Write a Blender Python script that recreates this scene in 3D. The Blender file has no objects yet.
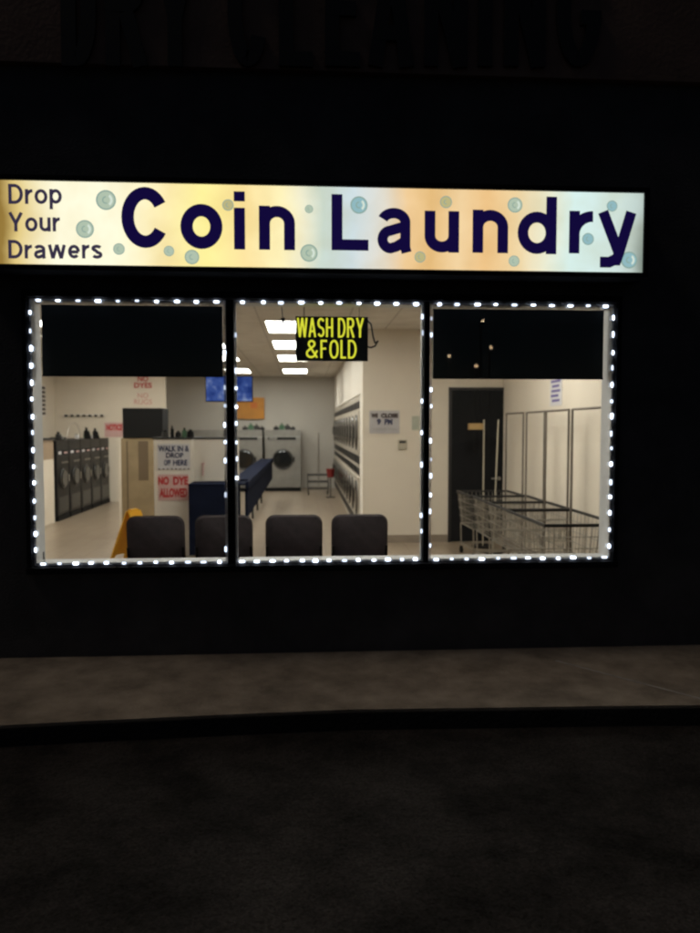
import bpy, bmesh, math, random
from math import sin, cos, pi, radians
from mathutils import Vector, Matrix
random.seed(7)
scene = bpy.context.scene
COL = scene.collection

# ------------------------------------------------------------------ camera
F, CX, CY = 728.0, 350.0, 466.5            # focal length and centre in photo pixels (700 x 933)
YAW, PITCH, DIST, EYE = 0.0628, 0.0527, 5.612, 1.75
cam_d = bpy.data.cameras.new('camera')
cam = bpy.data.objects.new('camera', cam_d); COL.objects.link(cam)
cam_d.sensor_fit = 'HORIZONTAL'; cam_d.sensor_width = 36.0; cam_d.lens = 36.0 * F / 700.0
cam_d.clip_start = 0.05; cam_d.clip_end = 500
cam.location = (0, -DIST, EYE)
cam.rotation_euler = (pi / 2 - PITCH, 0, -YAW)
cam_d.dof.use_dof = True; cam_d.dof.focus_distance = 3.7; cam_d.dof.aperture_fstop = 2.8
scene.camera = cam
_f = Vector((sin(YAW) * cos(PITCH), cos(YAW) * cos(PITCH), -sin(PITCH)))
_r = Vector((cos(YAW), -sin(YAW), 0)); _u = _r.cross(_f)

def ray(px, py):
    return _f + _r * ((px - CX) / F) - _u * ((py - CY) / F)
def at(px, py, d):                         # world point seen at a pixel, d metres in front of the camera plane (along Y)
    v = ray(px, py); t = d / v.y
    return Vector((v.x * t, d - DIST, EYE + v.z * t))
def onz(px, py, z=0.0):                    # world point seen at a pixel on a level plane
    v = ray(px, py); t = (z - EYE) / v.z
    return Vector((v.x * t, v.y * t - DIST, z))

# ------------------------------------------------------------------ world, sun, exposure
SUN_EL, SUN_AZ = radians(58), radians(-92)
w = bpy.data.worlds.new('World'); scene.world = w; w.use_nodes = True
nt = w.node_tree; bg = nt.nodes['Background']
sky = nt.nodes.new('ShaderNodeTexSky'); sky.sky_type = 'NISHITA'; sky.sun_disc = False
sky.sun_elevation = SUN_EL; sky.sun_rotation = SUN_AZ
nt.links.new(sky.outputs[0], bg.inputs[0]); bg.inputs[1].default_value = 0.005
sl = bpy.data.lights.new('night_fill_sun', 'SUN'); so = bpy.data.objects.new('night_fill_sun', sl); COL.objects.link(so)  # added fill for street light, grazing the facade so mainly pavement brightens
sl.energy = 0.28; sl.angle = radians(12); sl.color = (1.0, 0.86, 0.70)
sd = Vector((cos(SUN_EL) * sin(SUN_AZ), cos(SUN_EL) * cos(SUN_AZ) - 0.03, sin(SUN_EL)))
so.rotation_euler = sd.to_track_quat('Z', 'Y').to_euler(); so.location = sd * 40
scene.render.engine = 'CYCLES'
scene.view_settings.view_transform = 'Standard'; scene.view_settings.look = 'None'
scene.view_settings.exposure = 0.0; scene.view_settings.gamma = 1.0
scene.view_settings.use_curve_mapping = False
scene.cycles.max_bounces = 8; scene.cycles.transparent_max_bounces = 12
scene.cycles.use_adaptive_sampling = True
scene.render.filter_size = 2.2
try: scene.cycles.filter_width = 2.2
except Exception: pass

# ------------------------------------------------------------------ materials
def mat(name, col, rough=0.6, metal=0.0, noise=0.0, scale=6.0, bump=0.0, bscale=None, emit=None, estr=0.0, spec=0.5, coat=0.0):
    m = bpy.data.materials.new(name); m.use_nodes = True
    n = m.node_tree; b = n.nodes['Principled BSDF']
    b.inputs['Base Color'].default_value = (*col, 1); b.inputs['Roughness'].default_value = rough
    b.inputs['Metallic'].default_value = metal; b.inputs['Specular IOR Level'].default_value = spec
    b.inputs['Coat Weight'].default_value = coat
    tc = n.nodes.new('ShaderNodeTexCoord')
    if noise > 0:
        t = n.nodes.new('ShaderNodeTexNoise'); t.inputs['Scale'].default_value = scale; t.inputs['Detail'].default_value = 8
        t.inputs['Roughness'].default_value = 0.65
        n.links.new(tc.outputs['Object'], t.inputs['Vector'])
        r = n.nodes.new('ShaderNodeValToRGB')
        r.color_ramp.elements[0].position = 0.3; r.color_ramp.elements[1].position = 0.7
        r.color_ramp.elements[0].color = (*[c * (1 - noise) for c in col], 1)
        r.color_ramp.elements[1].color = (*[min(1, c * (1 + noise)) for c in col], 1)
        n.links.new(t.outputs['Fac'], r.inputs['Fac']); n.links.new(r.outputs[0], b.inputs['Base Color'])
        mr = n.nodes.new('ShaderNodeMapRange'); mr.inputs[3].default_value = max(0, rough - .12); mr.inputs[4].default_value = min(1, rough + .12)
        n.links.new(t.outputs['Fac'], mr.inputs[0]); n.links.new(mr.outputs[0], b.inputs['Roughness'])
    if bump > 0:
        t2 = n.nodes.new('ShaderNodeTexNoise'); t2.inputs['Scale'].default_value = bscale or scale * 8; t2.inputs['Detail'].default_value = 6
        n.links.new(tc.outputs['Object'], t2.inputs['Vector'])
        bp = n.nodes.new('ShaderNodeBump'); bp.inputs['Strength'].default_value = bump; bp.inputs['Distance'].default_value = 0.02
        n.links.new(t2.outputs['Fac'], bp.inputs['Height']); n.links.new(bp.outputs[0], b.inputs['Normal'])
    if emit:
        b.inputs['Emission Color'].default_value = (*emit, 1); b.inputs['Emission Strength'].default_value = estr
    return m

M = {}
M['wall_out'] = mat('dark_stucco', (.085, .080, .082), .9, noise=.35, scale=2.2, bump=.5, bscale=60)
M['fascia'] = mat('brown_fascia', (.22, .135, .105), .8, noise=.3, scale=1.5, bump=.2, bscale=30)
M['black_letter'] = mat('black_letter', (.012, .012, .014), .6, noise=.2)
M['black_metal'] = mat('black_aluminium', (.012, .012, .014), .8, noise=.2, spec=.2)
M['black_film'] = mat('black_panel', (.008, .009, .012), .8, noise=.3, scale=3)
M['white_frame'] = mat('white_frame', (.62, .62, .62), .5, noise=.06)
M['sidewalk'] = mat('concrete', (.33, .27, .21), .9, noise=.45, scale=2.6, bump=.35, bscale=45, spec=.1)
M['kerb'] = mat('kerb_shaded_concrete', (.035, .032, .03), .9, noise=.35, scale=3, bump=.4, bscale=45, spec=.1)  # shade on the street face is put into this dark colour
M['joint'] = mat('joint_filler', (.42, .38, .34), .9, noise=.3, scale=9)
M['cream'] = mat('cream_paint', (.73, .645, .525), .7, noise=.05, scale=1.3, bump=.04, bscale=40)
M['white_paint'] = mat('white_paint', (.74, .68, .59), .7, noise=.05, scale=1.5)
M['grey_paint'] = mat('grey_paint', (.50, .465, .41), .7, noise=.05, scale=1.0)
M['baseboard'] = mat('vinyl_base', (.30, .24, .18), .6, noise=.12)
M['ceil'] = mat('ceiling_board', (.46, .42, .36), .85, noise=.06, scale=4)
M['navy'] = mat('navy_laminate', (.009, .012, .026), .9, noise=.25, scale=4, spec=.03)
M['top_white'] = mat('white_laminate', (.6, .6, .57), .4, noise=.05)
M['wood'] = mat('brown_wood', (.27, .20, .11), .55, noise=.18, scale=3)
M['black_box'] = mat('black_plastic', (.010, .0095, .0095), .7, noise=.15, spec=.12)
M['steel'] = mat('brushed_steel', (.31, .30, .275), .42, 1.0, noise=.12, scale=5)
M['white_enamel'] = mat('white_enamel', (.60, .60, .57), .35, noise=.04)
M['dark_steel'] = mat('dark_steel', (.012, .011, .011), .42, .2, noise=.4, scale=5, spec=.25)
M['mid_steel'] = mat('worn_grey_steel', (.075, .072, .066), .42, .5, noise=.25, scale=4)
M['dryer'] = mat('dryer_enamel', (.58, .52, .43), .45, .4, noise=.2, scale=3)
M['dryer_glass'] = mat('dryer_glass', (.07, .055, .04), .2, spec=.5)
M['chrome'] = mat('chrome', (.75, .75, .73), .16, 1.0)
M['wire'] = mat('dull_wire', (.42, .40, .36), .35, .9, noise=.15)
M['rack'] = mat('rack_tube', (.20, .17, .14), .5, .5, noise=.15)
M['dark_wire'] = mat('dark_wire', (.05, .047, .045), .5, .5, noise=.15)
M['tub'] = mat('vinyl_bumper', (.022, .020, .018), .6, noise=.2)
M['door_glass'] = mat('porthole_glass', (.012, .013, .013), .08, noise=0, spec=.6)
M['cushion'] = mat('aubergine_fabric', (.10, .078, .085), .9, noise=.25, scale=14, bump=.3, bscale=220)
M['cushion_edge'] = mat('brown_edge', (.045, .030, .024), .6, noise=.2)
M['yellow'] = mat('yellow_plastic', (.74, .36, .01), .45, noise=.08)
M['orange'] = mat('orange_board', (.55, .23, .03), .6, noise=.22, scale=2.5)
M['red'] = mat('red_plastic', (.20, .015, .012), .4, noise=.1)
M['red_ink'] = mat('red_ink', (.50, .05, .05), .7)
M['pale_red_ink'] = mat('pale_red_ink', (.58, .26, .22), .7)
M['blue_ink'] = mat('blue_black_ink', (.04, .045, .10), .7)
M['brown_ink'] = mat('brown_black_ink', (.07, .05, .045), .7)
M['paper'] = mat('paper', (.62, .60, .60), .8, noise=.04)
M['paper_grey'] = mat('grey_paper', (.50, .47, .46), .8, noise=.08)
M['pink_paper'] = mat('pink_paper', (.62, .40, .37), .8, noise=.06)
M['soap_blue'] = mat('blue_bottle', (.04, .08, .22), .4)
M['soap_green'] = mat('green_bottle', (.05, .12, .06), .4)
M['beige_plastic'] = mat('beige_plastic', (.45, .40, .30), .5)
M['door_dark'] = mat('charcoal_door', (.014, .014, .015), .8, noise=.2, scale=3, spec=.08)
M['brass'] = mat('brass', (.60, .42, .20), .35, .9)
M['pole'] = mat('pole_paint', (.1, .1, .1), .6)

def emis(name, col, s):
    m = bpy.data.materials.new(name); m.use_nodes = True; n = m.node_tree; n.nodes.clear()
    o = n.nodes.new('ShaderNodeOutputMaterial'); e = n.nodes.new('ShaderNodeEmission')
    e.inputs[0].default_value = (*col, 1); e.inputs[1].default_value = s
    n.links.new(e.outputs[0], o.inputs[0]); return m
M['led'] = emis('led_lens', (.70, .81, 1.0), 8.0)
M['led_mid'] = emis('led_lens_mid', (.70, .81, 1.0), 4.5)
M['led_faint'] = emis('led_lens_faint', (.70, .81, 1.0), .9)
M['led_dim'] = emis('led_lens_dim', (.70, .81, 1.0), 2.2)
M['troffer'] = emis('troffer_diffuser', (1.0, .96, .90), 16.0)
M['neon'] = emis('yellow_led_letters', (.86, .84, .05), 1.0)
M['navy_letter'] = emis('backlit_navy_letter', (.006, .003, .042), 1.0)
M['dark_print'] = emis('backlit_dark_print', (.035, .028, .06), 1.0)
M['bubble'] = emis('backlit_bubble', (.44, .54, .42), 1.0)
M['bubble_cool'] = emis('backlit_bubble_blue', (.28, .48, .52), 1.0)
M['bubble_tan'] = emis('backlit_bubble_tan', (.50, .46, .22), 1.0)
M['bubble_light'] = emis('backlit_bubble_highlight', (.66, .76, .66), 1.0)
M['bubble_ring'] = emis('backlit_bubble_line', (.26, .38, .33), 1.0)
M['lot_lamp'] = emis('lot_lamp', (1.0, .70, .42), 26.0)

def glass_mat():
    m = bpy.data.materials.new('window_glass'); m.use_nodes = True; n = m.node_tree; n.nodes.clear()
    o = n.nodes.new('ShaderNodeOutputMaterial'); t = n.nodes.new('ShaderNodeBsdfTransparent'); g = n.nodes.new('ShaderNodeBsdfGlossy')
    t.inputs[0].default_value = (.93, .95, .94, 1); g.inputs['Roughness'].default_value = 0.0
    f = n.nodes.new('ShaderNodeFresnel'); f.inputs[0].default_value = 1.5
    x = n.nodes.new('ShaderNodeMixShader'); n.links.new(f.outputs[0], x.inputs[0])
    n.links.new(t.outputs[0], x.inputs[1]); n.links.new(g.outputs[0], x.inputs[2]); n.links.new(x.outputs[0], o.inputs[0])
    return m
M['glass'] = glass_mat()

def asphalt_mat():
    m = mat('asphalt', (.031, .027, .025), .95, noise=.75, scale=2.2, bump=.8, bscale=38, spec=.05)
    n = m.node_tree; b = n.nodes['Principled BSDF']; tc = n.nodes['Texture Coordinate']
    v = n.nodes.new('ShaderNodeTexVoronoi'); v.inputs['Scale'].default_value = 90
    n.links.new(tc.outputs['Object'], v.inputs['Vector'])
    src = b.inputs['Base Color'].links[0].from_socket
    mx = n.nodes.new('ShaderNodeMixRGB'); mx.blend_type = 'MULTIPLY'; mx.inputs[0].default_value = .7
    r = n.nodes.new('ShaderNodeValToRGB'); r.color_ramp.elements[0].color = (.45, .45, .45, 1); r.color_ramp.elements[1].color = (1.5, 1.5, 1.5, 1)
    n.links.new(v.outputs['Color'], r.inputs[0]); n.links.new(src, mx.inputs[1]); n.links.new(r.outputs[0], mx.inputs[2])
    n.links.new(mx.outputs[0], b.inputs['Base Color'])
    return m
M['asphalt'] = asphalt_mat()

def tile_mat(name, c1, c2, mortar, sx, sy, rough, mort=.006):
    m = bpy.data.materials.new(name); m.use_nodes = True; n = m.node_tree; b = n.nodes['Principled BSDF']
    tc = n.nodes.new('ShaderNodeTexCoord'); br = n.nodes.new('ShaderNodeTexBrick')
    br.offset = 0; br.inputs['Scale'].default_value = 1
    br.inputs['Brick Width'].default_value = sx; br.inputs['Row Height'].default_value = sy
    br.inputs['Mortar Size'].default_value = mort
    br.inputs['Color1'].default_value = (*c1, 1); br.inputs['Color2'].default_value = (*c2, 1); br.inputs['Mortar'].default_value = (*mortar, 1)
    n.links.new(tc.outputs['Object'], br.inputs['Vector'])
    ns = n.nodes.new('ShaderNodeTexNoise'); ns.inputs['Scale'].default_value = 3.0; ns.inputs['Detail'].default_value = 8
    n.links.new(tc.outputs['Object'], ns.inputs['Vector'])
    r = n.nodes.new('ShaderNodeValToRGB'); r.color_ramp.elements[0].color = (.75, .72, .68, 1); r.color_ramp.elements[1].color = (1.1, 1.1, 1.1, 1)
    n.links.new(ns.outputs['Fac'], r.inputs[0])
    mx = n.nodes.new('ShaderNodeMixRGB'); mx.blend_type = 'MULTIPLY'; mx.inputs[0].default_value = 1
    n.links.new(br.outputs['Color'], mx.inputs[1]); n.links.new(r.outputs[0], mx.inputs[2])
    n.links.new(mx.outputs[0], b.inputs['Base Color']); b.inputs['Roughness'].default_value = rough
    return m
M['floor'] = tile_mat('vinyl_tiles', (.30, .235, .17), (.28, .22, .155), (.17, .125, .085), .3, .3, .30)
M['ceiling'] = tile_mat('ceiling_tiles', (.80, .76, .68), (.77, .73, .66), (.55, .52, .46), .61, 1.22, .9, .012)

def sign_mat():                            # printed translucent sign face: cream and orange clouds left and middle, pale blue between; tube light fading out is put into the end colours
    m = bpy.data.materials.new('sign_print_dim_ends'); m.use_nodes = True; n = m.node_tree; n.nodes.clear()
    o = n.nodes.new('ShaderNodeOutputMaterial'); e = n.nodes.new('ShaderNodeEmission'); n.links.new(e.outputs[0], o.inputs[0])
    tc = n.nodes.new('ShaderNodeTexCoord'); sp = n.nodes.new('ShaderNodeSeparateXYZ')
    ns = n.nodes.new('ShaderNodeTexNoise'); ns.inputs['Scale'].default_value = 1.3; ns.inputs['Detail'].default_value = 4
    n.links.new(tc.outputs['Object'], ns.inputs['Vector']); n.links.new(tc.outputs['Object'], sp.inputs[0])
    md = n.nodes.new('ShaderNodeMath'); md.operation = 'MULTIPLY_ADD'; md.inputs[1].default_value = .30; md.inputs[2].default_value = -.15
    n.links.new(ns.outputs['Fac'], md.inputs[0])
    ad = n.nodes.new('ShaderNodeMath'); ad.operation = 'ADD'; n.links.new(sp.outputs['X'], ad.inputs[0]); n.links.new(md.outputs[0], ad.inputs[1])
    mr = n.nodes.new('ShaderNodeMapRange'); mr.inputs[1].default_value = -2.45; mr.inputs[2].default_value = 2.6
    n.links.new(ad.outputs[0], mr.inputs[0])
    r = n.nodes.new('ShaderNodeValToRGB'); n.links.new(mr.outputs[0], r.inputs[0])
    def lin(c): return tuple((v / 255 / 12.92) if v < 10 else ((v / 255 + .055) / 1.055) ** 2.4 for v in c)
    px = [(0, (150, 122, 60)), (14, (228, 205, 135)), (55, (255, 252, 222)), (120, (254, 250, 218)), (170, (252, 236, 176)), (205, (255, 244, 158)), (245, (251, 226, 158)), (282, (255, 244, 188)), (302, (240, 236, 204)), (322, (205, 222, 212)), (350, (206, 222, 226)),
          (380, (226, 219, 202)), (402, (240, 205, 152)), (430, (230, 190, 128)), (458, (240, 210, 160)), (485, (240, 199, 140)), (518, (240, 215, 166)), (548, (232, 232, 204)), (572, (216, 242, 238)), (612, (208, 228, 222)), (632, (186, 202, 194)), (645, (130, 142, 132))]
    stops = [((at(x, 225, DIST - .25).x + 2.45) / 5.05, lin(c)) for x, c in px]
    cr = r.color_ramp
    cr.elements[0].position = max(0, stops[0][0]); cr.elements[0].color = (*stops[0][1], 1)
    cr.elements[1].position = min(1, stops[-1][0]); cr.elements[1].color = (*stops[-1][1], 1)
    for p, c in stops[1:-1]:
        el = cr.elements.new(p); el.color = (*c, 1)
    n2 = n.nodes.new('ShaderNodeTexNoise'); n2.inputs['Scale'].default_value = 3.2; n2.inputs['Detail'].default_value = 3
    n.links.new(tc.outputs['Object'], n2.inputs['Vector'])
    r2 = n.nodes.new('ShaderNodeValToRGB'); r2.color_ramp.elements[0].position = .32; r2.color_ramp.elements[1].position = .62
    r2.color_ramp.elements[0].color = (.95, .91, .85, 1); r2.color_ramp.elements[1].color = (1.04, 1.04, 1.06, 1)
    n.links.new(n2.outputs['Fac'], r2.inputs[0])
    mx = n.nodes.new('ShaderNodeMixRGB'); mx.blend_type = 'MULTIPLY'; mx.inputs[0].default_value = 1
    n.links.new(r.outputs[0], mx.inputs[1]); n.links.new(r2.outputs[0], mx.inputs[2]); n.links.new(mx.outputs[0], e.inputs[0])
    e.inputs[1].default_value = 1.0
    return m
M['sign_print_dim_ends'] = sign_mat()

def screen_mat():
    m = bpy.data.materials.new('tv_picture'); m.use_nodes = True; n = m.node_tree; n.nodes.clear()
    o = n.nodes.new('ShaderNodeOutputMaterial'); e = n.nodes.new('ShaderNodeEmission'); n.links.new(e.outputs[0], o.inputs[0])
    tc = n.nodes.new('ShaderNodeTexCoord'); ns = n.nodes.new('ShaderNodeTexNoise'); ns.inputs['Scale'].default_value = 5; ns.inputs['Detail'].default_value = 3
    n.links.new(tc.outputs['Object'], ns.inputs['Vector'])
    r = n.nodes.new('ShaderNodeValToRGB'); r.color_ramp.elements[0].position = .38; r.color_ramp.elements[1].position = .66
    r.color_ramp.elements[0].color = (.02, .05, .26, 1); r.color_ramp.elements[1].color = (.34, .42, .72, 1)
    x = r.color_ramp.elements.new(.52); x.color = (.07, .13, .45, 1)
    n.links.new(ns.outputs['Fac'], r.inputs[0]); n.links.new(r.outputs[0], e.inputs[0]); e.inputs[1].default_value = .7
    return m
M['screen'] = screen_mat()

# ------------------------------------------------------------------ mesh helpers
def link(o, parent=None):
    COL.objects.link(o)
    if parent: o.parent = parent
    return o
def build(name, bm, m, parent=None, smooth=False, bevel=0.0):
    bmesh.ops.recalc_face_normals(bm, faces=bm.faces)
    me = bpy.data.meshes.new(name); bm.to_mesh(me); bm.free()
    if smooth:
        for p in me.polygons: p.use_smooth = True
    for mm in (m if isinstance(m, (list, tuple)) else [m]): me.materials.append(mm)
    o = bpy.data.objects.new(name, me); link(o, parent)
    if bevel:
        b = o.modifiers.new('bevel', 'BEVEL'); b.width = bevel; b.segments = 2; b.limit_method = 'ANGLE'
    return o
def box(bm, x0, x1, y0, y1, z0, z1):
    r = bmesh.ops.create_cube(bm, size=1)
    for v in r['verts']:
        v.co = Vector(((x0 + x1) / 2 + v.co.x * (x1 - x0), (y0 + y1) / 2 + v.co.y * (y1 - y0), (z0 + z1) / 2 + v.co.z * (z1 - z0)))
    return r['verts']
def tube(bm, pts, r, seg=8):
    for a, b in zip(pts[:-1], pts[1:]):
        a = Vector(a); b = Vector(b); d = b - a
        if d.length < 1e-6: continue
        q = d.to_track_quat('Z', 'Y').to_matrix().to_4x4()
        bmesh.ops.create_cone(bm, cap_ends=True, segments=seg, radius1=r, radius2=r, depth=d.length + r * .6, matrix=Matrix.Translation((a + b) / 2) @ q)
def disc(bm, c, axis, r, depth, seg=28, r2=None):
    q = Vector(axis).to_track_quat('Z', 'Y').to_matrix().to_4x4()
    bmesh.ops.create_cone(bm, cap_ends=True, segments=seg, radius1=r, radius2=r if r2 is None else r2, depth=depth, matrix=Matrix.Translation(c) @ q)
def ring(bm, c, axis, r, t, seg=28):
    q = Vector(axis).to_track_quat('Z', 'Y').to_matrix(); c = Vector(c); vs = []
    for i in range(seg):
        a = 2 * pi * i / seg; row = []
        for j in range(8):
            b = 2 * pi * j / 8
            row.append(bm.verts.new(c + q @ Vector(((r + t * cos(b)) * cos(a), (r + t * cos(b)) * sin(a), t * sin(b)))))
        vs.append(row)
    for i in range(seg):
        for j in range(8):
            bm.faces.new((vs[i][j], vs[(i + 1) % seg][j], vs[(i + 1) % seg][(j + 1) % 8], vs[i][(j + 1) % 8]))
def B(): return bmesh.new()
def bx(name, m, parent, *dims, bevel=0.0):
    bm = B(); box(bm, *dims); return build(name, bm, m, parent, bevel=bevel)
def slab(bm, pts, z0, z1):
    lo = [bm.verts.new((x, y, z0)) for x, y in pts]; hi = [bm.verts.new((x, y, z1)) for x, y in pts]
    bm.faces.new(hi); bm.faces.new(lo[::-1])
    for i in range(len(pts)):
        j = (i + 1) % len(pts); bm.faces.new((lo[i], lo[j], hi[j], hi[i]))

def tag(o, label=None, cat=None, group=None, kind=None):
    if label: o['label'] = label
    if cat: o['category'] = cat
    if group: o['group'] = group
    if kind: o['kind'] = kind
    return o
def thing(name, label, cat, loc=(0, 0, 0), rz=0.0, group=None):
    o = bpy.data.objects.new(name, None); o.empty_display_size = .1; COL.objects.link(o)
    o.location = loc; o.rotation_euler = (0, 0, rz)
    return tag(o, label, cat, group)
def copy_tree(o, parent=None):
    c = o.copy(); COL.objects.link(c); c.parent = parent
    for ch in list(o.children): copy_tree(ch, c)
    return c
def place(proto, used, loc, rz, label, group=None):
    o = copy_tree(proto) if used[0] else proto
    used[0] = True
    o.location = loc; o.rotation_euler = (0, 0, rz); o['label'] = label
    if group: o['group'] = group
    return o
def struct(o): o['kind'] = 'structure'; return o

def text(name, body, m, parent, x0, x1, z0, z1, y, depth=.004, bold=0.0, normal='-Y', space=1.0, size_y=None):
    """lettering as a mesh fitted to a box: on a plane facing -Y by default; '+X' / '-X' read along Y."""
    cu = bpy.data.curves.new(name, 'FONT'); cu.body = body; cu.offset = bold; cu.extrude = .01; cu.space_character = space; cu.resolution_u = 4
    o = bpy.data.objects.new(name, cu); COL.objects.link(o)
    dg = bpy.context.evaluated_depsgraph_get(); me = bpy.data.meshes.new_from_object(o.evaluated_get(dg))
    bpy.data.objects.remove(o); bpy.data.curves.remove(cu)
    xs = [v.co.x for v in me.vertices]; ys = [v.co.y for v in me.vertices]
    a, b, c, d = min(xs), max(xs), min(ys), max(ys)
    for v in me.vertices:
        u = x0 + (v.co.x - a) / (b - a) * (x1 - x0); t = z0 + (v.co.y - c) / (d - c) * (z1 - z0); k = (v.co.z / .01) * depth / 2
        if normal == '-Y': v.co = Vector((u, y - depth / 2 - k, t))
        elif normal == '+X': v.co = Vector((y + depth / 2 + k, u, t))
        else: v.co = Vector((y - depth / 2 - k, u, t))
    me.materials.clear(); me.materials.append(m)
    n = bpy.data.objects.new(name, me); link(n, parent); return n

# stroked grotesque letters: centre lines in real units, swept to an even thickness
def arc(cx_, cz_, rx, rz, a0, a1, n=18, sq=1.0):
    o = []
    for k in range(n + 1):
        a = radians(a0 + (a1 - a0) * k / n); c, s_ = cos(a), sin(a)
        o.append((cx_ + rx * math.copysign(abs(c) ** sq, c), cz_ + rz * math.copysign(abs(s_) ** sq, s_)))
    return o
def glyph(ch, w, h, t):
    k = t / 2; r = w - k; T = h - k
    if ch == 'C': return [arc(w / 2, h / 2, w / 2 - k, h / 2 - k, 32, 328, 30)]
    if ch in 'oO0': return [arc(w / 2, h / 2, w / 2 - k, h / 2 - k, 0, 360, 36, .85 if ch == 'O' else 1)]
    if ch == 'i': return [[(w / 2, 0), (w / 2, .72 * h)], [(w / 2, .83 * h), (w / 2, h)]]
    if ch == 'n': return [[(k, 0), (k, h)], [(k, .5 * h)] + arc(w / 2, .60 * h, w / 2 - k, T - .60 * h, 180, 0) + [(r, 0)]]
    if ch == 'u': return [[(r, 0), (r, h)], [(r, .5 * h)] + arc(w / 2, .40 * h, w / 2 - k, .40 * h - k, 0, -180) + [(k, h)]]
    if ch == 'L': return [[(k, h), (k, 0)], [(k, k), (w, k)]]
    if ch == 'I': return [[(w / 2, 0), (w / 2, h)]]
    if ch == 'a':
        q = r - .05 * w
        return [arc(w * .47, .68 * h, q - w * .47, .32 * h - k, 160, 0, 16) + [(q, .12 * h), (q + .04 * w, 0)],
                [(q, .585 * h), (w * .62, .55 * h)] + arc(w * .38, .29 * h, w * .38 - k, .29 * h - k * .8, 95, 270, 16) + [(w * .55, k * 1.15), (q, .26 * h)]]
    if ch == 'd': X = .735 * h; return [[(r, 0), (r, h)], arc(w / 2 - .01 * w, X / 2, w / 2 - k, X / 2 - k, 0, 360, 32)]
    if ch == 'p': X = .72 * h; return [[(k, 0), (k, h)], arc(w / 2, h - X / 2, w / 2 - k, X / 2 - k, 0, 360, 28)]
    if ch == 'r': return [[(k, 0), (k, h)], [(k, .50 * h)] + arc(w * .98, .45 * h, w * .98 - k, T - .45 * h, 165, 88, 12)]
    if ch == 'y': return [[(k * 1.05, h), (w * .54, .30 * h)], [(w - k * 1.05, h), (w * .56, .26 * h), (w * .50, .14 * h), (w * .43, k * 1.45), (w * .32, k * 1.05), (w * .08, k * 1.05)]]
    if ch == 'D': return [[(k, 0), (k, h)], [(0, T), (w * .42, T)] + arc(w * .42, h / 2, w * .58 - k, h / 2 - k, 90, -90, 20) + [(w * .42, k), (0, k)]]
    if ch in 'RP':
        g = [[(k, 0), (k, h)], [(0, T), (w * .55, T)] + arc(w * .55, .74 * h, w * .40 - k, .26 * h - k, 90, -90, 14) + [(0, .48 * h + k)]]
        return g + ([[(w * .5, .48 * h), (w - k, 0)]] if ch == 'R' else [])
    if ch == 'Y': return [[(k, h), (w / 2, .42 * h)], [(w - k, h), (w / 2, .42 * h), (w / 2, 0)]]
    if ch in 'wW': m_ = h if ch == 'w' else h; return [[(k, h), (w * .27, 0)], [(w * .27, 0), (w * .5, m_)], [(w * .5, m_), (w * .73, 0)], [(w * .73, 0), (w - k, h)]]
    if ch == 'e': return [[(k, h * .48), (r, h * .48)], arc(w / 2, h / 2, w / 2 - k, h / 2 - k, 0, 318, 28)]
    if ch in 'sS': return [arc(w / 2, .73 * h, w / 2 - k, .27 * h - k, 25, 250, 16) + arc(w / 2, .27 * h, w / 2 - k, .25 * h - k * .7, 80, -155, 16)]
    if ch == 'A': return [[(k, 0), (w / 2, h)], [(w / 2, h), (w - k, 0)], [(w * .2, .3 * h), (w * .8, .3 * h)]]
    if ch == 'H': return [[(k, 0), (k, h)], [(r, 0), (r, h)], [(k, h / 2), (r, h / 2)]]
    if ch == 'F': return [[(k, 0), (k, h)], [(0, T), (w, T)], [(k, .52 * h), (w * .85, .52 * h)]]
    if ch == 'E': return [[(k, 0), (k, h)], [(0, T), (w, T)], [(k, .52 * h), (w * .88, .52 * h)], [(0, k), (w, k)]]
    if ch == 'N': return [[(k, 0), (k, h)], [(k, h), (r, 0)], [(r, 0), (r, h)]]
    if ch == 'G': return [arc(w / 2, h / 2, w / 2 - k, h / 2 - k, 40, 345, 30) + [(r, .45 * h)], [(r + k, .45 * h), (w * .55, .45 * h)]]
    if ch == '&': return [[(w - k, k * .5)] + [(w * .34, .62 * h)] + arc(w * .47, .78 * h, w * .24, .22 * h - k, 200, -60, 14) + [(w * .3, .48 * h)] + arc(w * .42, .26 * h, w * .42 - k, .26 * h - k, 120, 330, 16) + [(w - k, .42 * h)]]
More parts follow.
